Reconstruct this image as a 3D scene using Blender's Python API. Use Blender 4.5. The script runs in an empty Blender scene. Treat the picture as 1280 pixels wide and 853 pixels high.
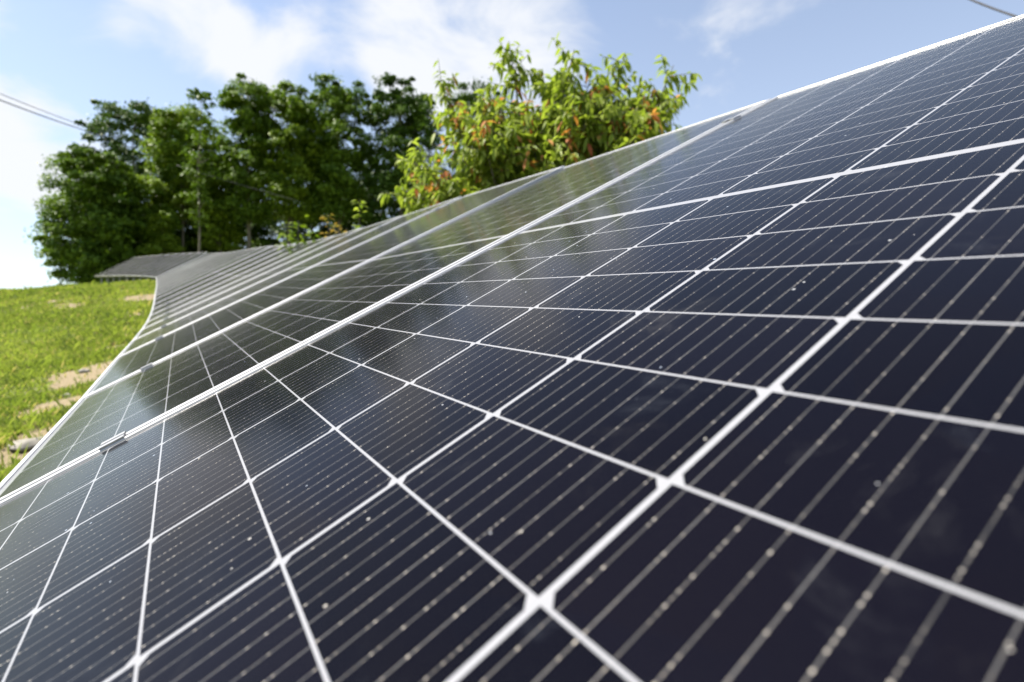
import bpy, math, random
import numpy as np
from mathutils import Vector, Matrix

rng = np.random.default_rng(7)
random.seed(7)
R = math.radians
scene = bpy.context.scene
COL = scene.collection

# ---------------------------------------------------------------- camera, sky, sun, exposure
H = 1.35                                   # height of the lens above the ground datum
F_PX, W_PX, H_PX = 687.9, 1280.0, 853.0    # focal length of the photograph in its own pixels
cd = bpy.data.cameras.new("camera")
cam = bpy.data.objects.new("camera", cd)
COL.objects.link(cam)
cam.location = (0, 0, H)
cam.rotation_euler = (R(90), 0, 0)
cd.sensor_width = 36.0
cd.lens = F_PX / W_PX * 36.0
cd.clip_start, cd.clip_end = 0.02, 8000
cd.dof.use_dof = True
cd.dof.focus_distance = 0.74
cd.dof.aperture_fstop = 4.6
scene.camera = cam

SUN_AZ, SUN_EL = -88.0, 56.0               # azimuth clockwise from straight ahead
sd = bpy.data.lights.new("sun", 'SUN')
sd.energy, sd.angle, sd.color = 4.8, R(0.53), (1.0, 0.94, 0.84)
sun = bpy.data.objects.new("sun", sd)
COL.objects.link(sun)
sv = Vector((math.sin(R(SUN_AZ)) * math.cos(R(SUN_EL)), math.cos(R(SUN_AZ)) * math.cos(R(SUN_EL)), math.sin(R(SUN_EL))))
sun.rotation_euler = sv.to_track_quat('Z', 'Y').to_euler()
sun.location = (-20, 0, 30)

def px_dir(x, y):
    v = np.array([(x - 640) / F_PX, 1.0, -(y - 426.5) / F_PX])
    return v / np.linalg.norm(v)

class NT:
    """tiny helper to write node trees as expressions"""
    def __init__(s, tree):
        s.t = tree; tree.nodes.clear()
    def n(s, kind, **kw):
        nd = s.t.nodes.new(kind)
        for k, v in kw.items(): setattr(nd, k, v)
        return nd
    def put(s, inp, v):
        if isinstance(v, bpy.types.NodeSocket): s.t.links.new(v, inp)
        elif v is not None:
            if isinstance(v, (tuple, list)) and len(v) == 3 and inp.type == 'RGBA': v = (*v, 1)
            inp.default_value = v
    def m(s, op, a, b=None, c=None, clamp=False):
        nd = s.n('ShaderNodeMath', operation=op, use_clamp=clamp)
        for i, v in enumerate((a, b, c)):
            if v is not None: s.put(nd.inputs[i], v)
        return nd.outputs[0]
    def vm(s, op, a, b=None):
        nd = s.n('ShaderNodeVectorMath', operation=op)
        s.put(nd.inputs[0], a)
        if b is not None: s.put(nd.inputs[1], b)
        return nd.outputs['Value'] if op in ('DOT_PRODUCT', 'LENGTH', 'DISTANCE') else nd.outputs[0]
    def mix(s, f, a, b, blend='MIX'):
        nd = s.n('ShaderNodeMix', data_type='RGBA', blend_type=blend)
        s.put(nd.inputs[0], f); s.put(nd.inputs[6], a); s.put(nd.inputs[7], b)
        return nd.outputs[2]
    def ss(s, v, a, b):
        nd = s.n('ShaderNodeMapRange', interpolation_type='SMOOTHSTEP')
        s.put(nd.inputs[0], v); s.put(nd.inputs[1], a); s.put(nd.inputs[2], b)
        return nd.outputs[0]
    def noise(s, vec, scale, detail=4, rough=0.55, out='Fac', dist=0.0):
        nd = s.n('ShaderNodeTexNoise')
        s.put(nd.inputs['Vector'], vec); nd.inputs['Scale'].default_value = scale
        nd.inputs['Detail'].default_value = detail; nd.inputs['Roughness'].default_value = rough
        nd.inputs['Distortion'].default_value = dist
        return nd.outputs[0 if out == 'Fac' else 1]
    def bsdf(s, **kw):
        nd = s.n('ShaderNodeBsdfPrincipled')
        for k, v in kw.items(): s.put(nd.inputs[k.replace('_', ' ')], v)
        return nd
    def out(s, sh):
        o = s.n('ShaderNodeOutputMaterial'); s.t.links.new(sh, o.inputs[0])

world = bpy.data.worlds.new("World")
scene.world = world
world.use_nodes = True
w = NT(world.node_tree)
sky = w.n('ShaderNodeTexSky', sky_type='NISHITA', sun_disc=False)
sky.sun_elevation, sky.sun_rotation = R(SUN_EL), R(SUN_AZ)
sky.altitude, sky.air_density, sky.dust_density, sky.ozone_density = 300, 1.0, 0.8, 1.2
tc = w.n('ShaderNodeTexCoord')
dirv = tc.outputs['Generated']
sep = w.n('ShaderNodeSeparateXYZ'); w.put(sep.inputs[0], dirv)
den = w.m('ADD', w.m('MAXIMUM', sep.outputs[2], 0.0), 0.30)
pl = w.n('ShaderNodeCombineXYZ')
w.put(pl.inputs[0], w.m('DIVIDE', sep.outputs[0], den)); w.put(pl.inputs[1], w.m('DIVIDE', sep.outputs[1], den))
n1 = w.noise(pl.outputs[0], 3.2, 9, 0.58, dist=0.5)
n0 = w.noise(pl.outputs[0], 1.2, 3, 0.5)
cover = w.m('ADD', w.m('MULTIPLY', w.m('SUBTRACT', n1, 0.5), 3.8), w.m('MULTIPLY', w.m('SUBTRACT', n0, 0.5), 0.8))
# where banks of cloud stand in the sky: direction, angular radius, weight
for (x, y, half, wt) in ((590, 50, 13, .72), (680, 70, 8, .5), (470, 20, 9, .5), (520, 110, 9, .4), (225, 25, 6, .75), (350, 85, 6.5, .85), (290, 60, 5, .3),
                         (15, 225, 10, 1.15), (80, 190, 7, .5), (30, 5, 9, .75), (115, 60, 4.0, .5), (-90, 190, 14, .5), (10, 350, 9, -1.6), (70, 330, 5, -.4),
                         (105, 112, 7, -.8), (300, 20, 4, -.4), (420, 90, 4, -.25), (860, 90, 6, .15)):
    d = px_dir(x, y)
    dt = w.vm('DOT_PRODUCT', dirv, tuple(d))
    f = w.ss(dt, math.cos(R(half)), math.cos(R(half * .15)))
    cover = w.m('ADD', cover, w.m('MULTIPLY', f, wt * .85))
cover = w.m('ADD', cover, -0.24)
mask = w.m('MULTIPLY', w.ss(cover, -0.05, 1.05), 0.95)
veil = w.m('MULTIPLY', w.ss(sep.outputs[2], 1.1, -0.05), 0.40)      # whiter air towards the horizon
mask = w.m('ADD', veil, w.m('MULTIPLY', mask, w.m('SUBTRACT', 1.0, veil)))
skyc = w.mix(1.0, sky.outputs[0], (1.0, 1.0, 1.0), 'MULTIPLY')
cl = w.mix(mask, skyc, (4.35, 4.45, 4.65))
bg = w.n('ShaderNodeBackground'); w.put(bg.inputs[0], cl); bg.inputs[1].default_value = 0.088
wo = w.n('ShaderNodeOutputWorld'); world.node_tree.links.new(bg.outputs[0], wo.inputs[0])

vs = scene.view_settings
vs.view_transform = 'Standard'; vs.look = 'None'; vs.gamma = 1; vs.use_curve_mapping = False
vs.exposure = 1.33

# ---------------------------------------------------------------- helpers
def mat(name):
    m = bpy.data.materials.new(name); m.use_nodes = True
    return m, NT(m.node_tree)

class MB:
    """collects vertices and faces of ONE mesh"""
    def __init__(s): s.v, s.f, s.mi = [], [], []
    def add(s, vs_, fs, mi=0):
        b = len(s.v); s.v += [tuple(map(float, q)) for q in vs_]
        s.f += [tuple(i + b for i in q) for q in fs]; s.mi += [mi] * len(fs)
    def box(s, lo, hi, mi=0, M=None):
        q = [Vector((x, y, z)) for z in (lo[2], hi[2]) for y in (lo[1], hi[1]) for x in (lo[0], hi[0])]
        if M is not None: q = [M @ p for p in q]
        s.add(q, [(0, 2, 3, 1), (4, 5, 7, 6), (0, 1, 5, 4), (2, 6, 7, 3), (0, 4, 6, 2), (1, 3, 7, 5)], mi)
    def tube(s, pts, rad, n=6, mi=0, cap=True):
        pts = [Vector(p) for p in pts]; rad = rad if hasattr(rad, '__len__') else [rad] * len(pts)
        vs_, fs = [], []
        for i, p in enumerate(pts):
            t = (pts[min(i + 1, len(pts) - 1)] - pts[max(i - 1, 0)]).normalized()
            a = t.cross(Vector((0.31, 0.17, 0.93)) if abs(t.z) < .9 else Vector((1, 0.1, 0))).normalized(); b = t.cross(a)
            for k in range(n):
                th = 2 * math.pi * k / n
                vs_.append(p + (a * math.cos(th) + b * math.sin(th)) * rad[i])
        for i in range(len(pts) - 1):
            for k in range(n):
                fs.append((i * n + k, i * n + (k + 1) % n, (i + 1) * n + (k + 1) % n, (i + 1) * n + k))
        if cap: fs += [tuple(range(n))[::-1], tuple((len(pts) - 1) * n + k for k in range(n))]
        s.add(vs_, fs, mi)
    def build(s, name, mats, parent=None, smooth=False):
        me = bpy.data.meshes.new(name); me.from_pydata(s.v, [], s.f)
        for m in (mats if isinstance(mats, (list, tuple)) else [mats]): me.materials.append(m)
        me.polygons.foreach_set('material_index', s.mi)
        if smooth: me.polygons.foreach_set('use_smooth', [True] * len(s.f))
        me.update()
        return link(name, me, parent)

def link(name, me, parent=None):
    o = bpy.data.objects.new(name, me); COL.objects.link(o)
    if parent is not None: o.parent = parent
    return o

def fast_mesh(name, V, Fq, mats, attr=None, mi=None, smooth=False, parent=None):
    """mesh from numpy arrays: V (n,3), Fq (m,k) with k = 3 or 4; attr: per-vertex float named 'var'"""
    me = bpy.data.meshes.new(name); k = Fq.shape[1]
    me.vertices.add(len(V)); me.vertices.foreach_set('co', np.ascontiguousarray(V, dtype=np.float32).ravel())
    me.loops.add(Fq.size); me.loops.foreach_set('vertex_index', np.ascontiguousarray(Fq, dtype=np.int32).ravel())
    me.polygons.add(len(Fq)); me.polygons.foreach_set('loop_start', np.arange(len(Fq), dtype=np.int32) * k)
    for m in (mats if isinstance(mats, (list, tuple)) else [mats]): me.materials.append(m)
    if mi is not None: me.polygons.foreach_set('material_index', np.asarray(mi, dtype=np.int32))
    if smooth: me.polygons.foreach_set('use_smooth', [True] * len(Fq))
    me.update(calc_edges=True)
    for nm, arr in (attr or {}).items():
        a = me.attributes.new(nm, 'FLOAT', 'POINT'); a.data.foreach_set('value', np.asarray(arr, dtype=np.float32))
    return link(name, me, parent)

def empty(name, loc=(0, 0, 0)):
    o = bpy.data.objects.new(name, None); COL.objects.link(o); o.location = loc; o.empty_display_size = .1
    return o

def tag(o, label=None, cat=None, group=None, kind=None):
    if label: o['label'] = label
    if cat: o['category'] = cat
    if group: o['group'] = group
    if kind: o['kind'] = kind
    return o

# ---------------------------------------------------------------- the row of panels: corner (x,y,z from the lens), row axis, slope axis
PANELS = [
(-0.8387,0.8478,-0.2752,0.5171,-0.8531,-0.0701,0.7663,0.4248,0.4820),
(-1.4365,1.8339,-0.1941,0.5171,-0.8531,-0.0701,0.7663,0.4248,0.4820),
(-2.0268,2.8221,-0.0870,0.5107,-0.8548,-0.0927,0.7735,0.4097,0.4836),
(-2.6253,3.8070,0.0020,0.5178,-0.8521,-0.0770,0.7654,0.4211,0.4867),
(-3.2276,4.7892,0.0958,0.5210,-0.8497,-0.0812,0.7637,0.4216,0.4889),
(-3.8337,5.7687,0.1945,0.5243,-0.8472,-0.0854,0.7620,0.4220,0.4912),
(-4.4424,6.7450,0.3069,0.5265,-0.8446,-0.0972,0.7626,0.4187,0.4931),
(-5.0536,7.7181,0.4330,0.5287,-0.8418,-0.1091,0.7633,0.4153,0.4949),
(-5.6669,8.6882,0.5711,0.5306,-0.8392,-0.1194,0.7638,0.4122,0.4967),
(-6.2824,9.6552,0.7211,0.5324,-0.8365,-0.1298,0.7643,0.4091,0.4984),
(-6.8998,10.6219,0.8645,0.5341,-0.8363,-0.1241,0.7611,0.4117,0.5012),
(-7.5192,11.5883,1.0015,0.5358,-0.8360,-0.1185,0.7588,0.4152,0.5017),
(-8.1374,12.5554,1.1387,0.5348,-0.8366,-0.1187,0.7596,0.4144,0.5013),
(-8.7545,13.5232,1.2762,0.5338,-0.8372,-0.1189,0.7603,0.4137,0.5008),
(-9.3705,14.4917,1.4139,0.5328,-0.8378,-0.1192,0.7610,0.4129,0.5004),
(-9.9892,15.4581,1.5536,0.5352,-0.8360,-0.1208,0.7605,0.4146,0.4997),
(-10.6106,16.4225,1.6953,0.5376,-0.8343,-0.1225,0.7600,0.4164,0.4990),
(-11.2348,17.3849,1.8389,0.5399,-0.8325,-0.1242,0.7595,0.4182,0.4983),
(-11.8584,18.3474,1.9840,0.5394,-0.8326,-0.1255,0.7598,0.4171,0.4987),
(-12.4813,19.3101,2.1306,0.5389,-0.8328,-0.1269,0.7602,0.4159,0.4992),
(-13.1037,20.2729,2.2788,0.5384,-0.8329,-0.1282,0.7605,0.4147,0.4996),
(-13.7340,21.2302,2.4290,0.5453,-0.8281,-0.1299,0.7573,0.4202,0.5000),
(-14.3723,22.1819,2.5812,0.5522,-0.8233,-0.1316,0.7540,0.4257,0.5003),
(-15.1547,23.0243,2.7021,0.6768,-0.7287,-0.1046,0.6550,0.5312,0.5373),
(-15.9535,23.8520,2.8167,0.6910,-0.7160,-0.0991,0.6414,0.5441,0.5409),
(-16.7685,24.6647,2.9248,0.7050,-0.7030,-0.0936,0.6274,0.5568,0.5444),
(-17.5993,25.4620,3.0266,0.7187,-0.6897,-0.0880,0.6132,0.5691,0.5479),
(-18.4457,26.2436,3.1219,0.7321,-0.6761,-0.0825,0.5987,0.5810,0.5514),
(-19.3073,27.0092,3.2108,0.7453,-0.6623,-0.0769,0.5839,0.5927,0.5548),
(-20.1726,27.7709,3.2966,0.7486,-0.6589,-0.0742,0.5798,0.5961,0.5554),
(-21.0418,28.5285,3.3794,0.7519,-0.6554,-0.0716,0.5756,0.5996,0.5560),
(-21.9147,29.2822,3.4590,0.7551,-0.6520,-0.0689,0.5714,0.6030,0.5567),
(-22.7913,30.0319,3.5355,0.7583,-0.6485,-0.0662,0.5672,0.6064,0.5573),
]
PW, PL = 1.156, 2.203                 # pitch along the row, length up the slope
PU, PV, GAP = 0.184, 0.08902, 0.01336 # cell pitch, half-cell pitch, middle gap
X0, Y0 = 0.026, 0.0267                # first cell corner in a panel's own axes
NFAR = 23                             # panels from here on turn away across the hilltop
PAN = np.array(PANELS)
PAN[:, 2] += H
ARY, ARX = PAN[:, 1].copy(), PAN[:, 0].copy()

# ---------------------------------------------------------------- the lie of the land
GY = [-400, -60, -12, -3, 0.8, 4.8, 7.7, 10.6, 14.5, 18.35, 21.0, 22.6, 24.5, 28, 36, 60, 120, 400, 4000]
GZ = [-16, -6.5, -2.4, -1.5, -1.0, -.60, -.28, .14, .86, 1.60, 2.20, 2.42, 2.50, 2.38, 2.1, 1.9, -1.0, -14, -160]
def ground_z(x, y):
    x = np.asarray(x, float); y = np.asarray(y, float)
    z = np.interp(y, GY, GZ)
    z = (z + np.interp(y - .9, GY, GZ) + np.interp(y + .9, GY, GZ)) / 3
    off = x - np.interp(y, ARY, ARX)
    z = z + np.where(off < 0, .058 * np.maximum(off, -25), .05 * np.minimum(off, 20))
    b = .05 * np.sin(x * .9 + 1.3 * np.sin(y * .5)) * np.sin(y * .8 + .6) + .025 * np.sin(2.3 * x + 1.7 * y) + .02 * np.sin(3.1 * y - 1.9 * x + 1)
    return z + b + H

def ground_at(px, py):
    """where the sight line through a point of the photograph meets the ground"""
    d = px_dir(px, py); d = d / d[1]
    t = np.linspace(1.2, 60, 6000)
    q = ground_z(d[0] * t, t) - (H + d[2] * t)
    i = int(np.argmax(q > 0))
    return np.array([d[0] * t[i], t[i], ground_z(d[0] * t[i], t[i])])

def vnoise(x, y, s, seed=0):
    """smooth value noise in plain numpy"""
    r = np.random.default_rng(seed).random((64, 64)); x = np.asarray(x) * s; y = np.asarray(y) * s
    xi = np.floor(x).astype(int); yi = np.floor(y).astype(int); fx = x - xi; fy = y - yi
    fx = fx * fx * (3 - 2 * fx); fy = fy * fy * (3 - 2 * fy)
    g = lambda a, b: r[a % 64, b % 64]
    return (g(xi, yi) * (1 - fx) + g(xi + 1, yi) * fx) * (1 - fy) + (g(xi, yi + 1) * (1 - fx) + g(xi + 1, yi + 1) * fx) * fy

SOIL = [(*ground_at(x, y)[:2], r * .85, wt) for x, y, r, wt in
        ((92, 478, .42, 1), (112, 462, .55, 1.1), (75, 506, .30, 1), (35, 566, .34, 1.1), (62, 540, .25, .9), (82, 494, .25, .8),
         (20, 528, .25, .6), (140, 425, .5, .6), (176, 392, .7, .6), (186, 372, 1.0, .8), (188, 352.5, 1.2, 1.3), (70, 379, 1.1, .8), (85, 383, 1.0, .6),
         (150, 405, .4, .5), (5, 512, .3, .5), (128, 440, .35, .8))]
def soil_mask(x, y):
    m = np.zeros(np.shape(x))
    nz = vnoise(x, y, 2.6, 3) * .5 + vnoise(x, y, 6.1, 5) * .5
    for cx, cy, r, wt in SOIL:
        m = np.maximum(m, wt * np.exp(-(((x - cx) / r) ** 2 + ((y - cy) / (r * 1.5)) ** 2)))
    m = m + (nz - .5) * .75
    # trodden strip along the lower edge of the panels
    off = np.asarray(x) - np.interp(y, ARY, ARX)
    m = m + .12 * np.exp(-((off + .1) / .45) ** 2)
    return np.clip((m - .39) / .3, 0, 1)

xs = np.unique(np.concatenate([[-4000, -1200, -500, -220, -120, -80, -60, -48, -40, -34], np.arange(-30, 2.01, .22), [3, 4, 6, 8, 11, 15, 20, 28, 40, 60, 100, 200, 500, 1200, 4000]]))
ys = np.unique(np.concatenate([[-400, -150, -60, -25, -12, -6, -3, -1, 0], np.arange(.4, 26.01, .22), [27, 28, 30, 33, 36, 40, 46, 54, 64, 80, 120, 200, 400, 1000, 2000, 4000]]))
gx, gy = np.meshgrid(xs, ys)
V = np.stack([gx.ravel(), gy.ravel(), ground_z(gx.ravel(), gy.ravel())], 1)
nx, ny = len(xs), len(ys)
ii = (np.arange(ny - 1)[:, None] * nx + np.arange(nx - 1)[None]).ravel()
Fq = np.stack([ii, ii + 1, ii + 1 + nx, ii + nx], 1)

gm, g = mat("meadow_ground")
tcn = g.n('ShaderNodeTexCoord'); at = g.n('ShaderNodeAttribute', attribute_name='soil')
na = g.noise(tcn.outputs['Object'], 1.3, 6); nb = g.noise(tcn.outputs['Object'], 24, 6, .65)
green = g.mix(na, (.075, .115, .012), (.15, .165, .03))
green = g.mix(g.ss(nb, .4, .75), green, (.19, .165, .06))
sand = g.mix(nb, (.17, .13, .065), (.30, .235, .14))
sm = g.ss(g.m('ADD', at.outputs['Fac'], g.m('MULTIPLY', g.m('SUBTRACT', nb, .5), .8)), .3, .62)
bp = g.n('ShaderNodeBump'); bp.inputs['Strength'].default_value = .8; bp.inputs['Distance'].default_value = .04; g.put(bp.inputs['Height'], nb)
g.out(g.bsdf(Base_Color=g.mix(sm, green, sand), Roughness=.95, Normal=bp.outputs[0]).outputs[0])
o = fast_mesh("ground", V, Fq, gm, {'soil': soil_mask(V[:, 0], V[:, 1])}, smooth=True)
tag(o, "sloping meadow ground with bare sandy patches", kind='structure')

# ---------------------------------------------------------------- materials of the array
alu, a = mat("anodised_aluminium")
tcn = a.n('ShaderNodeTexCoord')
an = a.noise(tcn.outputs['Object'], 60, 3)
a.out(a.bsdf(Base_Color=a.mix(an, (.44, .44, .445), (.54, .54, .545)), Metallic=.55, Roughness=a.m('ADD', a.m('MULTIPLY', an, .15), .34)).outputs[0])
steel, a = mat("galvanised_steel")
tcn = a.n('ShaderNodeTexCoord'); an = a.noise(tcn.outputs['Object'], 18, 4)
a.out(a.bsdf(Base_Color=a.mix(an, (.18, .18, .185), (.30, .30, .305)), Metallic=.5, Roughness=.5).outputs[0])
boltm, a = mat("stainless_bolt")
a.out(a.bsdf(Base_Color=(.5, .5, .5), Metallic=.9, Roughness=.35).outputs[0])
backm, a = mat("white_backsheet")
a.out(a.bsdf(Base_Color=(.75, .75, .74), Roughness=.6).outputs[0])

pm, e = mat("solar_cells_under_glass")
tcn = e.n('ShaderNodeTexCoord'); obj = tcn.outputs['Object']
oi = e.n('ShaderNodeObjectInfo')
sp = e.n('ShaderNodeSeparateXYZ'); e.put(sp.inputs[0], obj)
x = e.m('SUBTRACT', sp.outputs[0], X0); y = e.m('SUBTRACT', sp.outputs[1], Y0)
upper = e.m('GREATER_THAN', y, 12 * PV + GAP * .5)
yy = e.m('SUBTRACT', y, e.m('MULTIPLY', upper, GAP))
ingap = e.m('MULTIPLY', e.m('GREATER_THAN', y, 12 * PV), e.m('LESS_THAN', y, 12 * PV + GAP))
CG, RG = .0044, .0022
CW, CH = PU - CG, PV - RG
un, vn = e.m('DIVIDE', x, PU), e.m('DIVIDE', yy, PV)
ca = e.m('SUBTRACT', e.m('MULTIPLY', e.m('FRACT', un), PU), CG / 2)     # 0..CW across the cell
cb = e.m('SUBTRACT', e.m('MULTIPLY', e.m('FRACT', vn), PV), RG / 2)     # 0..CH up the cell
gt, lt, mul = (lambda p, q: e.m('GREATER_THAN', p, q)), (lambda p, q: e.m('LESS_THAN', p, q)), (lambda p, q: e.m('MULTIPLY', p, q))
cell = mul(mul(gt(ca, 0), lt(ca, CW)), mul(gt(cb, 0), lt(cb, CH)))
cell = mul(cell, mul(mul(gt(un, 0), lt(un, 6)), mul(gt(vn, 0), lt(vn, 24))))
cell = mul(cell, e.m('SUBTRACT', 1, ingap))
CHF = .0062
cell = mul(cell, gt(e.m('ADD', ca, cb), CHF))
cell = mul(cell, lt(e.m('ADD', ca, cb), CW + CH - CHF))
# ten silver ribbons per cell, with solder pads and painted glints along each
bpitch = CW / 10
bfr = e.m('MULTIPLY', e.m('SUBTRACT', e.m('FRACT', e.m('DIVIDE', ca, bpitch)), .5), bpitch)
ba = e.m('ABSOLUTE', bfr)
cellid = e.n('ShaderNodeCombineXYZ'); e.put(cellid.inputs[0], e.m('FLOOR', e.m('DIVIDE', x, PU / 10.0))); e.put(cellid.inputs[1], e.m('FLOOR', vn)); e.put(cellid.inputs[2], oi.outputs['Random'])
wn = e.n('ShaderNodeTexWhiteNoise', noise_dimensions='3D'); e.put(wn.inputs[0], cellid.outputs[0])
ribbon = mul(lt(ba, .00042), cell)
ppitch = CH / 20
pq = e.m('ADD', e.m('DIVIDE', cb, ppitch), 0.0)
pfr = e.m('MULTIPLY', e.m('SUBTRACT', e.m('FRACT', pq), .5), ppitch)
jit = e.m('MULTIPLY', e.m('SUBTRACT', wn.outputs[0], .5), .002)
pfr = e.m('ADD', pfr, jit)
pad_d = e.m('SQRT', e.m('ADD', mul(bfr, bfr), mul(e.m('MULTIPLY', pfr, .62), e.m('MULTIPLY', pfr, .62))))
padid = e.n('ShaderNodeCombineXYZ'); e.put(padid.inputs[0], e.m('FLOOR', e.m('DIVIDE', x, PU / 10.0))); e.put(padid.inputs[1], e.m('FLOOR', e.m('DIVIDE', yy, PV / 20))); e.put(padid.inputs[2], oi.outputs['Random'])
wn2 = e.n('ShaderNodeTexWhiteNoise', noise_dimensions='3D'); e.put(wn2.inputs[0], padid.outputs[0])
pad = mul(lt(pad_d, e.m('ADD', .0002, e.m('MULTIPLY', wn2.outputs[0], .00042))), cell)
pad = mul(pad, gt(wn2.outputs[0], .25))
# colour
big = e.noise(obj, 2.1, 4); fine = e.noise(obj, 190, 3, .7)
cc = e.n('ShaderNodeCombineXYZ'); e.put(cc.inputs[0], e.m('FLOOR', un)); e.put(cc.inputs[1], e.m('FLOOR', vn)); e.put(cc.inputs[2], oi.outputs['Random'])
wc = e.n('ShaderNodeTexWhiteNoise', noise_dimensions='3D'); e.put(wc.inputs[0], cc.outputs[0])
base = e.mix(wc.outputs[0], (.0006, .0006, .0028), (.0022, .0019, .0050))
rib = e.mix(wn.outputs[0], (.055, .054, .054), (.155, .15, .145))
pad_glint = e.mix(e.m('POWER', wn2.outputs[0], 3.0), (.07, .065, .06), (.52, .47, .40))  # brightest warm pads have sun glints painted into their colour
sheet = e.mix(fine, (.215, .217, .232), (.26, .263, .277))
finger = lt(e.m('FRACT', e.m('DIVIDE', cb, .00145)), .10)
base = e.mix(e.m('MULTIPLY', finger, .4), base, (.030, .030, .034))
c = e.mix(cell, sheet, base)
rib = e.mix(e.m('MULTIPLY', e.ss(e.noise(obj, 900, 2, .8), .52, .72), .55), rib, (.30, .28, .24))
c = e.mix(ribbon, c, rib)
c = e.mix(pad, c, pad_glint)
# dust film, dried drops and specks on the glass
vor = e.n('ShaderNodeTexVoronoi', feature='F1'); e.put(vor.inputs['Vector'], obj); vor.inputs['Scale'].default_value = 70
vcol = e.n('ShaderNodeSeparateColor'); e.put(vcol.inputs[0], vor.outputs['Color'])
speck = mul(lt(vor.outputs['Distance'], e.m('MULTIPLY', vcol.outputs[1], .12)), gt(vcol.outputs[0], .82))
vor2 = e.n('ShaderNodeTexVoronoi', feature='F1'); e.put(vor2.inputs['Vector'], e.vm('ADD', obj, e.vm('MULTIPLY', e.noise(obj, 30, 2, out='Color'), (.02, .02, 0)))); vor2.inputs['Scale'].default_value = 11
vc2 = e.n('ShaderNodeSeparateColor'); e.put(vc2.inputs[0], vor2.outputs['Color'])
drop = mul(e.ss(vor2.outputs['Distance'], e.m('MULTIPLY', vc2.outputs[1], .10), 0.0), gt(vc2.outputs[0], .62))
smudge = e.m('MULTIPLY', e.ss(e.noise(obj, 9, 6, .7, dist=.6), .56, .78), .035)
dust = e.m('ADD', e.m('ADD', .0002, e.m('ADD', e.m('MULTIPLY', fine, .0012), e.m('MULTIPLY', e.ss(e.noise(obj, 1500, 2, .8), .60, .80), .016))), e.m('ADD', e.m('MULTIPLY', smudge, .75), e.m('MULTIPLY', big, .0012)))
dust = e.m('ADD', dust, e.m('MULTIPLY', drop, .15))
dust = e.m('MAXIMUM', dust, e.m('MULTIPLY', speck, .55), clamp=True)
c = e.mix(dust, c, e.mix(vc2.outputs[2], (.60, .55, .47), (.45, .53, .66)))
rough = e.m('ADD', .10, e.m('ADD', e.m('MULTIPLY', big, .05), e.m('MULTIPLY', dust, 1.2)), clamp=True)
bump = e.n('ShaderNodeBump'); bump.inputs['Strength'].default_value = .05; bump.inputs['Distance'].default_value = .001
e.put(bump.inputs['Height'], e.noise(obj, 420, 2))
metal = e.m('MAXIMUM', e.m('MULTIPLY', ribbon, .5), e.m('MULTIPLY', pad, .5))
b = e.bsdf(Base_Color=c, Roughness=e.m('ADD', rough, e.m('MULTIPLY', metal, .3)), IOR=1.145, Metallic=metal, Normal=bump.outputs[0])
b.inputs['Sheen Weight'].default_value = .36; b.inputs['Sheen Roughness'].default_value = .16
b.inputs['Sheen Tint'].default_value = (.95, .90, .84, 1)
b.inputs['Specular Tint'].default_value = (1.0, .93, .90, 1)
e.out(b.outputs[0])

# ---------------------------------------------------------------- one panel, then its copies
def frame_mesh():
    mb = MB(); lip = .0140; top = .0030; dep = -.034; g_ = .0085; ch = .0012
    ox0, ox1, oy0, oy1 = g_, PW - g_, 0.0, PL
    def ring(i, z): return [(ox0 + i, oy0 + i, z), (ox1 - i, oy0 + i, z), (ox1 - i, oy1 - i, z), (ox0 + i, oy1 - i, z)]
    prof = [(.030, dep), (0, dep), (0, top - ch), (ch, top), (lip - .001, top), (lip, top - .001), (lip, -.0062), (.0022, -.0062), (.0022, dep + .002), (.030, dep + .002)]
    vs_ = [p for i, z in prof for p in ring(i, z)]
    n = len(prof)
    for i in range(n):
        j = (i + 1) % n
        for k in range(4):
            mb.add([vs_[i * 4 + k], vs_[i * 4 + (k + 1) % 4], vs_[j * 4 + (k + 1) % 4], vs_[j * 4 + k]], [(0, 1, 2, 3)])
    return mb
def make_panel():
    r = empty("solar_panel")
    lam = MB(); q = .0085 + .004
    lam.box((q, .004, -.0058), (PW - q, PL - .004, 0), 0)
    lam.mi[0] = 1
    lam.build("cell_sheet", [pm, backm], r)
    frame_mesh().build("frame", alu, r)
    jb = MB()
    for k in range(3): jb.box((PW / 2 - .20 + k * .17, PL / 2 - .03, -.026), (PW / 2 - .12 + k * .17, PL / 2 + .03, -.006))
    blk, bb = mat("black_plastic"); bb.out(bb.bsdf(Base_Color=(.02, .02, .02), Roughness=.5).outputs[0])
    jb.build("junction_box", blk, r)
    return r
def copy_tree(o, parent=None):
    c_ = o.copy(); COL.objects.link(c_)
    if parent is not None: c_.parent = parent
    for ch in list(o.children): copy_tree(ch, c_)
    return c_
def panel_matrix(j):
    P, X, Y = Vector(PAN[j, :3]), Vector(PAN[j, 3:6]).normalized(), Vector(PAN[j, 6:9]).normalized()
    Z = X.cross(Y).normalized()
    return Matrix(((X.x, Y.x, Z.x, P.x), (X.y, Y.y, Z.y, P.y), (X.z, Y.z, Z.z, P.z), (0, 0, 0, 1)))
ORD = "first second third fourth fifth sixth seventh eighth ninth tenth eleventh twelfth thirteenth fourteenth fifteenth sixteenth seventeenth eighteenth nineteenth twentieth twenty-first twenty-second twenty-third".split()
proto = make_panel()
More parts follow.
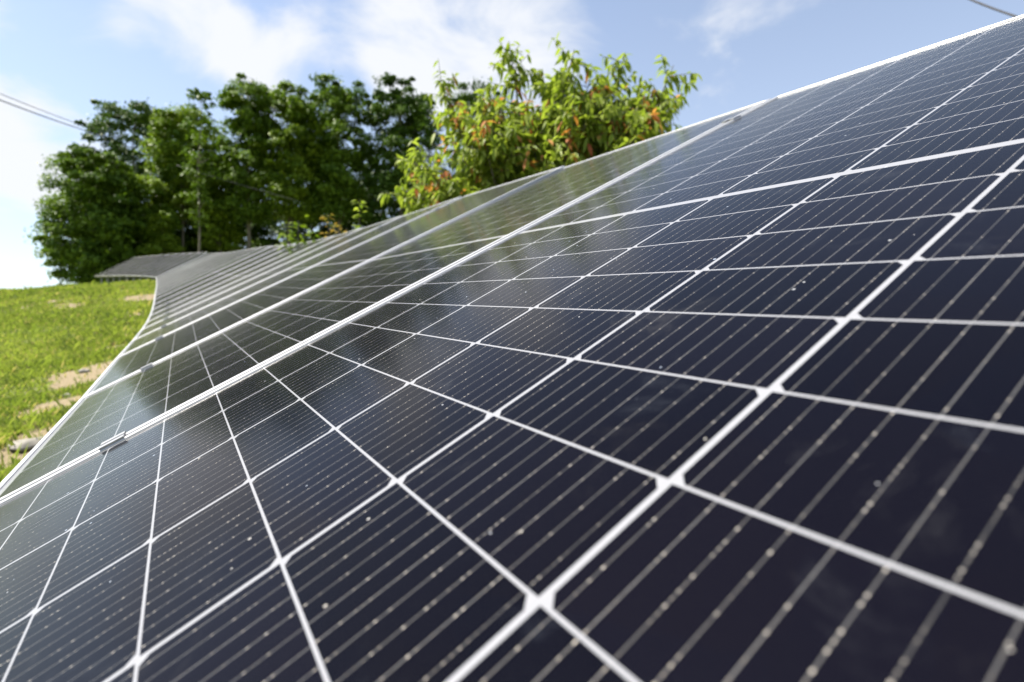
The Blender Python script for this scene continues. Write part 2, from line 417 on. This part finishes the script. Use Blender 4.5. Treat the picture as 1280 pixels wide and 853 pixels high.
for j in range(33):
    r = proto if j == 0 else copy_tree(proto)
    r.matrix_world = panel_matrix(j)
    if j == 0: lb = "large dark panel filling the foreground, its silver ribbons and white cell grid seen closest"
    elif j == 1: lb = "second panel from the camera, just across the thick clamped seam, reflecting dark green trees"
    elif j < NFAR: lb = f"grey panel seen edge-on, {ORD[j]} of the long near run counted from the camera"
    elif j == 32: lb = "end panel of the hilltop run, its low corner against the leafy tree"
    else: lb = f"distant pale panel on posts, {ORD[j - NFAR]} of the hilltop run counted from the bend"
    tag(r, lb, "solar panel", "solar panels in the hillside array")

# mid clamps over the seams
clampm, a = mat('mill_aluminium'); a.out(a.bsdf(Base_Color=(.36, .36, .37), Metallic=.7, Roughness=.38).outputs[0])
def make_clamp():
    r = empty("panel_clamp")
    m = MB()
    for s_ in (-1, 1):
        x0, x1 = sorted((s_ * .0045, s_ * .0215))
        m.box((x0, -.019, .0034), (x1, .019, .0068))
        x0, x1 = sorted((s_ * .0045, s_ * .0070))
        m.box((x0, -.019, -.014), (x1, .019, .0034))
    m.box((-.0045, -.019, -.014), (.0045, .019, -.011))
    m.build("clamp_body", clampm, r)
    bt = MB()
    ang = [math.pi / 3 * k for k in range(6)]
    vs_ = [(.0042 * math.cos(t), .0042 * math.sin(t), z) for z in (-.0109, -.003) for t in ang]
    bt.add(vs_, [tuple(range(6))[::-1], tuple(range(6, 12))] + [(k, (k + 1) % 6, 6 + (k + 1) % 6, 6 + k) for k in range(6)])
    bt.build("bolt", boltm, r)
    return r
cl0 = make_clamp()
first = True
for j in range(0, 9):
    for yv, nm in ((Y0 + (5 - 2.93) * PV, "lower"), (Y0 + (5 + 16.7) * PV + GAP, "upper")):
        r = cl0 if first else copy_tree(cl0)
        first = False
        r.matrix_world = panel_matrix(j) @ Matrix.Translation((0, yv, 0))
        where = "the thick seam beside the nearest panel" if j == 0 else f"the {ORD[j]} panel seam from the camera"
        tag(r, f"silver clamp near the {nm} end of {where}", "clamp", "clamps holding the panel seams")

# ---------------------------------------------------------------- racks under the panels
def rack(j0, j1, label, every):
    r = empty("mounting_rack", tuple(PAN[j0, :3]))
    inv = Matrix.Translation(-Vector(PAN[j0, :3]))
    for yv in (Y0 + 2.1 * PV, Y0 + 21.7 * PV):
        m = MB()
        for j in range(j0, j1 + 1):
            m.box((.002, yv - .03, -.095), (PW - .002, yv + .03, -.0365), 0, inv @ panel_matrix(j))
        m.build("rail", steel, r)
    for j in range(j0, j1 + 1):
        if (j - j0) % every: continue
        M = panel_matrix(j)
        raf = MB(); raf.box((.02, .12, -.155), (.07, 2.08, -.0965), 0, inv @ M); raf.build("rafter", steel, r)
        tops = []
        for yv in (.30, 1.75):
            p = M @ Vector((.045, yv, -.11)); gz = float(ground_z(p.x, p.y)) - .3
            m = MB(); m.box((p.x - .025, p.y - .025, gz), (p.x + .025, p.y + .025, p.z), 0, inv); m.build("post", steel, r)
            tops.append(p)
        m = MB(); lo = tops[1] - Vector((0, 0, max(.3, (tops[1].z - float(ground_z(tops[1].x, tops[1].y))) * .65)))
        m.tube([inv @ (tops[0] + Vector((0, 0, -.05))), inv @ lo], .018, 6); m.build("brace", steel, r)
    tag(r, label, "mounting rack")
rack(0, NFAR - 1, "galvanised steel rack carrying the long near run of panels", 2)
rack(NFAR, 32, "steel posts and rails under the pale panels across the hilltop", 1)
# ---------------------------------------------------------------- foliage materials
def leaf_mat(name, dark, light, trans=.35, rough=.5, extra=None):
    m, t = mat(name)
    at = t.n('ShaderNodeAttribute', attribute_name='var')
    col = t.mix(at.outputs['Fac'], dark, light)
    if extra: col = t.mix(t.ss(at.outputs['Fac'], .93, .97), col, extra)
    b = t.bsdf(Base_Color=col, Roughness=rough)
    b.inputs['Specular IOR Level'].default_value = .16
    tr = t.n('ShaderNodeBsdfTranslucent'); t.put(tr.inputs[0], t.mix(1.0, col, (1.25, 1.35, .7), 'MULTIPLY'))
    mx = t.n('ShaderNodeMixShader'); mx.inputs[0].default_value = trans
    t.t.links.new(b.outputs[0], mx.inputs[1]); t.t.links.new(tr.outputs[0], mx.inputs[2])
    t.out(mx.outputs[0])
    return m
bark, t = mat("bark")
tcn = t.n('ShaderNodeTexCoord'); mp = t.n('ShaderNodeMapping'); t.put(mp.inputs[0], tcn.outputs['Object']); mp.inputs['Scale'].default_value = (9, 9, 1.6)
t.out(t.bsdf(Base_Color=t.mix(t.noise(mp.outputs[0], 3, 5), (.06, .05, .038), (.20, .175, .14)), Roughness=.9).outputs[0])
pale_bark, t = mat("pale_bark")
tcn = t.n('ShaderNodeTexCoord'); mp = t.n('ShaderNodeMapping'); t.put(mp.inputs[0], tcn.outputs['Object']); mp.inputs['Scale'].default_value = (5, 5, 2.2)
t.out(t.bsdf(Base_Color=t.mix(t.noise(mp.outputs[0], 3, 5), (.07, .06, .045), (.19, .165, .12)), Roughness=.85).outputs[0])
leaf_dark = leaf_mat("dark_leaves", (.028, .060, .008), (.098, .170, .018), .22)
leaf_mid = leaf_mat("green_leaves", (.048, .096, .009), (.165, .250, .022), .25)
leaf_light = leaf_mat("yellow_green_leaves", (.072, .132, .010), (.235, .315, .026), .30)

def spray_leaves(cs, rad, thick, n, size, rg, droop=.38, tilt=.55):
    """n leaf-sized quads round every spray centre: flattened, drooping discs of foliage"""
    m = len(cs); N = m * n
    ang = rg.uniform(0, 2 * np.pi, N); rr = np.sqrt(rg.uniform(0, 1, N))
    R_ = np.repeat(rad, n); C = np.repeat(cs, n, 0)
    off = np.stack([np.cos(ang) * rr * R_, np.sin(ang) * rr * R_, rg.normal(0, 1, N) * np.repeat(thick, n) - droop * rr ** 2 * R_], 1)
    # lumpy outline: each disc has its own star shape
    ph = np.repeat(rg.uniform(0, 6.28, m), n); k = np.repeat(rg.integers(3, 6, m), n)
    off[:, :2] *= (1 + .35 * np.sin(k * ang + ph))[:, None]
    P = C + off
    ow = C.copy(); ow[:, 2] = 0; ow /= np.linalg.norm(ow, axis=1)[:, None] + .3
    nrm = np.stack([rg.normal(0, .62, N), rg.normal(0, .62, N), rg.normal(.75, .35, N)], 1) + ow * .55; nrm /= np.linalg.norm(nrm, axis=1)[:, None]
    t1 = np.cross(nrm, rg.normal(0, 1, (N, 3))); t1 /= np.linalg.norm(t1, axis=1)[:, None]; t2 = np.cross(nrm, t1)
    s = size * rg.uniform(.6, 1.3, N)[:, None]
    V = np.stack([P - t1 * s, P - t2 * s * .5 + nrm * s * .12, P + t1 * s, P + t2 * s * .5 + nrm * s * .12], 1).reshape(-1, 3)
    var = np.repeat(np.clip(np.repeat(rg.uniform(.1, .8, m), n) + rg.normal(0, .18, N), 0, 1), 4)
    return V, np.arange(N * 4).reshape(-1, 4), var

def forest_tree(px, y_top, y_low, half, Y, kind, seed, lmat, bmat=bark, n_spray=110, n_leaf=70, size=.15, shape='broad', spray=(.55, 1.25), trunk_r=.16, label='', name='broadleaf_tree', lean=0.0):
    if shape == 'broad': n_spray = int(n_spray * 1.5); size *= .80; n_leaf = int(n_leaf * 2.2)
    """a tree whose crown spans y_top..y_low and px +- half in the photograph when it stands Y metres out"""
    rg = np.random.default_rng(seed)
    X = (px - 640) / F_PX * Y
    zt = H + (426.5 - y_top) / F_PX * Y; zl = H + (426.5 - y_low) / F_PX * Y; rw = half / F_PX * Y
    gz = float(ground_z(X, Y)); zl = max(zl, gz + .25)
    root = empty(name, (X, Y, gz))
    ht = zt - gz; zc0 = zl - gz
    h = rg.uniform(0, 1, n_spray) ** .9
    if shape == 'broad': prof = np.clip(1 - (np.abs(h - .45) / .62) ** 2.6, 0.04, 1) ** .45
    elif shape == 'wisp': prof = np.where(h > .8, .55, .35 + .5 * np.sin(h * 3)) 
    else: prof = np.clip(1.05 - h, .10, 1) ** .75
    az = rg.uniform(0, 2 * np.pi, n_spray); rr = rg.uniform(.12, 1, n_spray) ** .55
    lump = 1 + .22 * np.sin(3 * az + seed) * np.cos(5 * h + seed * 1.7)
    sr = rg.uniform(spray[0] * .6, spray[1], n_spray) * (0.65 + .35 * (1 - h))
    r_ = np.maximum(rw * prof * rr * lump - sr * .35, 0)
    stray = rg.random(n_spray) < .14; r_ = np.where(stray, np.maximum(r_, rw * prof * rg.uniform(.9, 1.12, n_spray)), r_); sr = np.where(stray, sr * .5, sr)
    cs = np.stack([r_ * np.cos(az) + lean * h * ht * .2, r_ * np.sin(az), zc0 + h * (ht - zc0 - .25)], 1)
    V, Fq, var = spray_leaves(cs, sr, sr * .24, n_leaf, size, rg)
    fast_mesh("crown", V, Fq, lmat, {'var': var}, parent=root)
    tr = MB()
    nseg = 9
    pts = [(lean * ht * .2 * (k / nseg) + .16 * math.sin(k * 1.3 + seed) * (k / nseg) ** .6, .16 * math.cos(k * 1.7 + seed) * k / nseg, -.2 + (ht * .95 + .2) * k / nseg) for k in range(nseg + 1)]
    tr.tube(pts, [trunk_r * (1 - .86 * k / nseg) * (1.25 if k == 0 else 1) for k in range(nseg + 1)], 7)
    for k in range(0, n_spray, 3):
        z1 = cs[k, 2]; zb = max(.4, z1 - r_[k] * .55 - .2); f = zb / ht
        c0 = Vector((lean * ht * .2 * f, 0, zb)); c1 = Vector(cs[k]); mid = (c0 + c1) / 2 + Vector((0, 0, .12 * r_[k]))
        br = max(.012, trunk_r * .32 * (1 - f))
        tr.tube([c0, mid, c1], [br, br * .6, br * .2], 4, cap=False)
    tr.build("trunk", bmat, root, smooth=True)
    tag(root, label, "tree", "trees of the wood behind the array")
    return root

T = forest_tree
T(124, 192, 352, 54, 35, 0, 1, leaf_mid, n_spray=210, n_leaf=80, label="wide bushy tree at the wood's left end, its foliage reaching the grass")
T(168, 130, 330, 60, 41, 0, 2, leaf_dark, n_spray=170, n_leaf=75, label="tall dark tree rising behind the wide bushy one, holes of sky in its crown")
T(228, 136, 270, 42, 38, 0, 3, leaf_light, n_spray=130, n_leaf=75, shape='broad', trunk_r=.13, label="bright yellow-green tree just left of the thin bare trunk")
T(248, 106, 290, 24, 34, 0, 4, leaf_mid, pale_bark, n_spray=80, n_leaf=42, shape='wisp', spray=(.25, .55), trunk_r=.085, size=.10, name='slender_tree', lean=.03, label="slender tree with a long bare pale trunk and thin wispy top")
T(311, 98, 270, 34, 38, 0, 5, leaf_mid, pale_bark, n_spray=110, n_leaf=75, shape='broad', trunk_r=.17, label="tree with a rounded green head standing highest in the wood's middle")
T(276, 190, 310, 30, 39, 0, 6, leaf_light, n_spray=70, n_leaf=70, label="low bright green tree between the two bare trunks")
T(362, 112, 270, 44, 39, 0, 7, leaf_light, n_spray=140, n_leaf=75, label="yellow-green tree right of the highest rounded tree")
T(424, 102, 270, 46, 40, 0, 8, leaf_mid, n_spray=150, n_leaf=75, label="green tree with a twin-lobed top in the wood's right half")
T(500, 100, 320, 48, 40, 0, 9, leaf_dark, n_spray=160, n_leaf=75, label="dark green tree at the wood's right end beside the orange-leaved tree")
T(598, 108, 330, 42, 42, 0, 10, leaf_dark, n_spray=120, n_leaf=70, label="dark tree half hidden behind the orange-leaved tree")
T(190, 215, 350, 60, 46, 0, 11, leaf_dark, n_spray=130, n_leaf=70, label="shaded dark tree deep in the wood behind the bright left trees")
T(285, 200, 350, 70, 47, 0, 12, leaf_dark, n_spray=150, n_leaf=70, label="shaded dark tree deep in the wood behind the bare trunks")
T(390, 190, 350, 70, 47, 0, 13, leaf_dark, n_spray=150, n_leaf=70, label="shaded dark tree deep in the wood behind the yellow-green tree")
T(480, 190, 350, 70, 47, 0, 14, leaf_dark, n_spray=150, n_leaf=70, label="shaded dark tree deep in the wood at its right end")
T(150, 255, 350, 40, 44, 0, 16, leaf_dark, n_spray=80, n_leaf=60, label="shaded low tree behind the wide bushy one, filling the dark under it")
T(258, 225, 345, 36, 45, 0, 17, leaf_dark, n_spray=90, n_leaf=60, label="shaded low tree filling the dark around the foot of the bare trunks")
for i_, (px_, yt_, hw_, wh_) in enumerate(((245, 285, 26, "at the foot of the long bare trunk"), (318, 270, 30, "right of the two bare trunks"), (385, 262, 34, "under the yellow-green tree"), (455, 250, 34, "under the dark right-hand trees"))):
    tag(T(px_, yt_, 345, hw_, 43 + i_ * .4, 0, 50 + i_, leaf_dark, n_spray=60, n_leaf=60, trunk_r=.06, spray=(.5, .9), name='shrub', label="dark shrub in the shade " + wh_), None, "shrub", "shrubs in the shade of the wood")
T(205, 262, 345, 24, 36, 0, 15, leaf_light, n_spray=45, n_leaf=60, spray=(.4, .8), size=.12, trunk_r=.06, name='sapling', label="light green sapling under the trees above the far panels")

# ---------------------------------------------------------------- the small tree with turning leaves behind the near panels
def leaf_blades(P, D, N_, L, wd, curl):
    """lance-shaped leaves folded along the midrib; P base, D direction, N_ face normal, L length"""
    n = len(P); S = np.cross(D, N_); S /= np.linalg.norm(S, axis=1)[:, None] + 1e-9
    st = ((0, .06), (.28, .85), (.6, .9), (1.0, .03))
    rows = []
    for f, w_ in st:
        c0 = P + D * (L * f)[:, None] - np.array([0, 0, 1.0]) * (curl * L * f * f)[:, None]
        hw = (wd * w_)[:, None]
        rows.append(np.stack([c0 - S * hw + N_ * hw * .35, c0, c0 + S * hw + N_ * hw * .35], 1))
    V = np.stack(rows, 1).reshape(-1, 3)
    q = []
    for r in range(3):
        for s_ in range(2):
            a0 = r * 3 + s_; q.append((a0, a0 + 1, a0 + 4, a0 + 3))
    Fq = (np.arange(n)[:, None, None] * 12 + np.array(q)[None]).reshape(-1, 4)
    return V, Fq
def P3(px, py, Y): return np.array([(px - 640) / F_PX * Y, Y, H + (426.5 - py) / F_PX * Y])

near_green = leaf_mat("fruit_tree_leaf", (.125, .180, .020), (.33, .385, .070), .46, .42)
near_red = leaf_mat("turned_leaf", (.42, .12, .05), (.56, .30, .10), .42, .45)
def turning_tree():
    rg = np.random.default_rng(21)
    Y = 5.6
    base = P3(668, 330, Y); gz = float(ground_z(base[0], Y))
    root = empty("fruit_tree", (base[0], Y, gz)); O_ = np.array([base[0], Y, gz])
    fork = np.array([0.0, 0, 1.05])
    tr = MB(); tr.tube([(0.02, 0, -.2), (0, .01, .4), tuple(fork)], [.075, .06, .052], 8)
    tips = [(548, 100, .3), (603, 118, -.2), (636, 52, .0), (590, 150, .5), (690, 96, .2), (718, 62, -.3), (752, 92, .4), (782, 66, .1), (842, 82, .0), (838, 132, -.3),
            (800, 112, .3), (497, 232, -.1), (515, 190, .3), (812, 172, .2), (562, 165, -.4), (735, 140, -.5), (660, 128, .6), (625, 160, -.5), (700, 165, .5), (770, 160, -.3),
            (540, 225, -.4), (600, 205, .4), (660, 200, -.5), (720, 200, .2), (570, 255, .0), (775, 205, .35), (520, 262, .25)]
    for k in range(64):
        x_ = rg.uniform(512, 826); lo_ = 292 - (x_ - 500) * .42; tips.append((x_, rg.uniform(92 + 30 * abs(x_ - 710) / 130 if x_ > 590 else 185, lo_ - 8), rg.uniform(-.6, .6)))
    LP, LD, LN, LL, LW, LV, LR = [], [], [], [], [], [], []
    for i, (x_, y_, dy) in enumerate(tips):
        tip = P3(x_, y_, Y + dy) - O_
        side = np.array([rg.normal(0, .08), rg.normal(0, .08), 0])
        c1 = fork + (tip - fork) * .45 + np.array([(tip - fork)[0] * .12, (tip - fork)[1] * .1, -.10]) + side
        ts = np.linspace(0, 1, 9)[:, None]
        pts = (1 - ts) ** 2 * fork + 2 * ts * (1 - ts) * c1 + ts ** 2 * tip
        tr.tube([tuple(p) for p in pts], list(np.linspace(.024, .0035, 9)), 5, cap=False)
        ln = np.linalg.norm(tip - fork)
        twigs = [(pts[5:], 1.0)]
        for k in range(int(16 + ln * 15)):
            t_ = rg.uniform(.22, .97); p0 = (1 - t_) ** 2 * fork + 2 * t_ * (1 - t_) * c1 + t_ ** 2 * tip
            d_ = np.array([rg.normal(0, .8), rg.normal(0, .8), rg.uniform(-.2, .75)]); d_ /= np.linalg.norm(d_)
            l_ = rg.uniform(.16, .40) * (1.12 - .30 * t_)
            tw = np.array([p0 + d_ * l_ * f + np.array([0, 0, -.10 * f * f * l_]) for f in np.linspace(0, 1, 5)])
            tr.tube([tuple(p) for p in tw], list(np.linspace(.005, .0018, 5)), 4, cap=False)
            twigs.append((tw, .8))
        for tw, _ in twigs:
            tl = np.linalg.norm(tw[-1] - tw[0]); nl = int(max(5, tl / .021))
            wpx = np.array([640 + (tw[-1][0] + O_[0]) / (tw[-1][1] + O_[1]) * F_PX, 426.5 - (tw[-1][2] + O_[2] - H) / (tw[-1][1] + O_[1]) * F_PX])
            hot = max(math.exp(-((wpx[0] - a_) ** 2 + (wpx[1] - b_) ** 2) / (2 * s_ * s_)) for a_, b_, s_ in ((812, 122, 17), (528, 224, 16), (640, 125, 12), (610, 160, 16), (660, 165, 14), (720, 178, 14), (575, 150, 12), (785, 150, 14), (630, 190, 14), (745, 120, 10)))
            red = rg.random() < .03 + .24 * hot
            for k in range(nl):
                f = rg.uniform(.08, 1.0); j = min(int(f * (len(tw) - 1)), len(tw) - 2); g_ = f * (len(tw) - 1) - j
                p = tw[j] * (1 - g_) + tw[j + 1] * g_; d0 = tw[j + 1] - tw[j]; d0 = d0 / (np.linalg.norm(d0) + 1e-9)
                out = np.cross(d0, rg.normal(0, 1, 3)); out /= np.linalg.norm(out) + 1e-9
                d1 = d0 * rg.uniform(.1, .6) + out * .9 + np.array([0, 0, -rg.uniform(.1, 1.2)]); d1 /= np.linalg.norm(d1)
                nn = np.cross(d1, np.cross(np.array([0, 0, 1.0]) + rg.normal(0, .35, 3), d1)); nn /= np.linalg.norm(nn) + 1e-9
                LP.append(p); LD.append(d1); LN.append(nn); LL.append(rg.uniform(.07, .122)); LW.append(rg.uniform(.0145, .0225)); LV.append(np.clip(rg.normal(.5, .25), 0, 1)); LR.append(1 if red and rg.random() < .7 or rg.random() < .02 else 0)
    LP, LD, LN = map(np.array, (LP, LD, LN)); LL = np.array(LL)
    V, Fq = leaf_blades(LP, LD, LN, LL, np.array(LW), rg.uniform(.1, .5, len(LL)))
    fast_mesh("crown", V, Fq, [near_green, near_red], {'var': np.repeat(LV, 12)}, mi=np.repeat(LR, 6), smooth=True, parent=root)
    tr.build("trunk", bark, root, smooth=True)
    tag(root, "small fruit tree with drooping green and orange leaves behind the near panels", "tree")
    return len(LL)
turning_tree()

# weedy shoots that show over the panels' upper edge
def shoot(px, py_top, py_bot, Y, half, n, lmat, L, wd, seed, label, stems=3):
    rg = np.random.default_rng(seed)
    top = P3(px, py_top, Y); gz = float(ground_z(top[0], Y)); root = empty("weed_plant", (top[0], Y, gz))
    zt = top[2] - gz; zb = P3(px, py_bot, Y)[2] - gz - .35; w_ = half / F_PX * Y
    st = MB(); P, D = [], []
    for k in range(stems):
        a_ = rg.uniform(-1, 1) if stems > 1 else 0
        tipz = zt * (1 - (.10 * abs(a_) if stems > 1 else 0)); tx, ty = a_ * w_ * .8, rg.normal(0, .08)
        pts = [np.array([tx * f * f, ty * f, -.05 + (tipz + .05) * f]) for f in np.linspace(0, 1, 8)]
        st.tube([tuple(p) for p in pts], list(np.linspace(.012, .003, 8)), 5, cap=False)
        for q in range(n // stems):
            z = rg.uniform(max(zb, .1), tipz); f = z / tipz
            th = rg.uniform(0, 6.28); d = np.array([math.cos(th), math.sin(th), rg.uniform(-.5, .5)])
            P.append(np.array([tx * f * f, ty * f, z]) + d * rg.uniform(0, w_ * .45)); D.append(d / np.linalg.norm(d))
    P, D = np.array(P), np.array(D); NN = np.cross(D, np.cross(np.array([0, 0, 1.0]) + rg.normal(0, .3, P.shape), D)); NN /= np.linalg.norm(NN, axis=1)[:, None]
    LL = L * rg.uniform(.7, 1.2, len(P))
    V, Fq = leaf_blades(P, D, NN, LL, wd * LL / L, rg.uniform(.1, .5, len(P)))
    fast_mesh("leaves", V, Fq, lmat, {'var': np.repeat(np.clip(rg.normal(.5, .25, len(P)), 0, 1), 12)}, smooth=True, parent=root)
    st.build("stem", bark, root)
    tag(root, label, "plant", "weeds behind the panels' upper edge")
weed_tan = leaf_mat("yellowing_leaf", (.16, .15, .03), (.36, .22, .07), .4)
shoot(450, 250, 285, 6.6, 9, 34, near_green, .075, .028, 31, "upright shoot of round yellow-green leaves over the panels' upper edge", 1)
shoot(408, 266, 296, 7.2, 9, 36, weed_tan, .075, .024, 32, "thin yellowing weed left of the round-leaved shoot", 1)
shoot(426, 278, 296, 7.2, 13, 60, weed_tan, .07, .02, 33, "brown and yellow leaves in the dip between two weed shoots", 3)
shoot(374, 276, 302, 7.6, 22, 130, leaf_light, .08, .022, 34, "low bushy green weed farthest along the panels' upper edge", 6)

# ---------------------------------------------------------------- grass
def grass():
    rg = np.random.default_rng(5)
    n = 230000
    Y = -.6 + (24.5 + .6) * rg.random(n) ** 1.25
    Xr = np.interp(Y, ARY, ARX) + .15; Xl = -1.12 * np.abs(Y) - 2.6
    X = Xl + (Xr - Xl) * rg.random(n)
    keep = rg.random(n) > soil_mask(X, Y) * .95
    X, Y = X[keep], Y[keep]; n = len(X)
    cl = vnoise(X, Y, 1.1, 9) * .6 + vnoise(X, Y, 3.2, 10) * .4
    h = (.035 + .10 * cl ** 1.6 * rg.uniform(.5, 1.5, n)) * (1 + .25 * (Y > 19)) * np.where(rg.random(n) < .02, 1.9, 1)
    wd = (.0028 + .0009 * Y) * rg.uniform(.7, 1.3, n)
    th = rg.uniform(0, 6.28, n); ln = rg.uniform(.2, .9, n) * h
    B = np.stack([X, Y, ground_z(X, Y) - .005], 1)
    side = np.stack([np.cos(th), np.sin(th), 0 * th], 1) * wd[:, None]
    lean = np.stack([-np.sin(th), np.cos(th), 0 * th], 1) * ln[:, None]
    up = np.array([0, 0, 1.0]) * h[:, None]
    V = np.stack([B - side, B + side, B + side * .6 + lean * .4 + up * .65, B + lean + up * .95 - side * .1], 1).reshape(-1, 3)
    var = np.clip(vnoise(X, Y, .8, 12) * .7 + vnoise(X, Y, 2.7, 13) * .3 + rg.normal(0, .14, n), 0, 1)
    var = np.where(rg.random(n) < .07 + .16 * soil_mask(X, Y), 1.0, var * .92)
    gmat = leaf_mat("grass_blade", (.145, .200, .034), (.310, .345, .080), .42, .6, extra=(.40, .33, .16))
    o = fast_mesh("grass", V, np.arange(n * 4).reshape(-1, 4), gmat, {'var': np.repeat(var, 4)})
    tag(o, "sunlit yellow-green meadow grass on the hillside", "grass", kind='stuff')
grass()

# stones on the bare soil
stm, t = mat("pale_stone")
tcn = t.n('ShaderNodeTexCoord')
t.out(t.bsdf(Base_Color=t.mix(t.noise(tcn.outputs['Object'], 14, 6, .65), (.15, .135, .11), (.30, .28, .24)), Roughness=.9).outputs[0])
def stone(px, py, r, seed, label, squash=.45):
    rg = np.random.default_rng(seed); p = ground_at(px, py)
    bpy_m = bpy.data.meshes.new("stone")
    import bmesh
    bm = bmesh.new(); bmesh.ops.create_icosphere(bm, subdivisions=3, radius=1)
    ph = rg.uniform(0, 6.28, 6)
    for v in bm.verts:
        c0 = v.co.copy(); k = 1 + .16 * math.sin(3 * c0.x + ph[0]) + .13 * math.sin(4 * c0.y + ph[1]) + .10 * math.sin(5 * c0.z + 3 * c0.x + ph[2]) + .05 * math.sin(9 * c0.y + ph[3])
        v.co = Vector((c0.x * r * k, c0.y * r * k * .8, c0.z * r * k * squash))
    bm.to_mesh(bpy_m); bm.free(); bpy_m.materials.append(stm)
    bpy_m.polygons.foreach_set('use_smooth', [True] * len(bpy_m.polygons))
    o = link("stone", bpy_m); o.location = (p[0], p[1], p[2] + r * squash * .35); o.rotation_euler = (0, 0, rg.uniform(0, 6))
    tag(o, label, "stone", "stones on the bare soil")
stone(33, 560, .12, 1, "largest pale flat stone on the bare patch near the panels' lower corner", .35)
stone(56, 552, .05, 2, "small stone lying right of the largest pale stone")
stone(84, 497, .06, 3, "small stone on the sandy patch farther up the panel edge")
stone(107, 465, .07, 4, "stone at the top of the long sandy patch by the panels")
stone(14, 355, .5, 5, "pale boulder on the skyline at the far left of the crest", .5) if False else None

# ---------------------------------------------------------------- overhead wires
wm, t = mat("black_cable"); t.out(t.bsdf(Base_Color=(.02, .02, .022), Roughness=.6).outputs[0])
def wire(a_, b_, rad, label, sag=.12):
    A, B = P3(*a_), P3(*b_); d = B - A; A2, B2 = A - d * .6, B + d * .25
    pts = [tuple(A2 + (B2 - A2) * f - np.array([0, 0, sag * (4 * f * (1 - f) - .8)])) for f in np.linspace(0, 1, 25)]
    m = MB(); m.tube(pts, rad, 6); o = m.build("overhead_wire", wm, smooth=True)
    tag(o, label, "wire", "overhead wires")
wire((0, 125, 20), (112, 166, 30), .024, "thicker dark overhead wire, lower of the pair running towards the wood")
wire((0, 117, 20), (112, 161, 30), .015, "thinner overhead wire, upper of the pair running towards the wood")
wire((1212, -1, 16), (1268, 21, 14), .030, "short dark overhead wire crossing the sky above the nearest panel", .05)
wire((270, 222, 33), (352, 246, 33.2), .014, "thin overhead wire passing in front of the dark wood", .05)
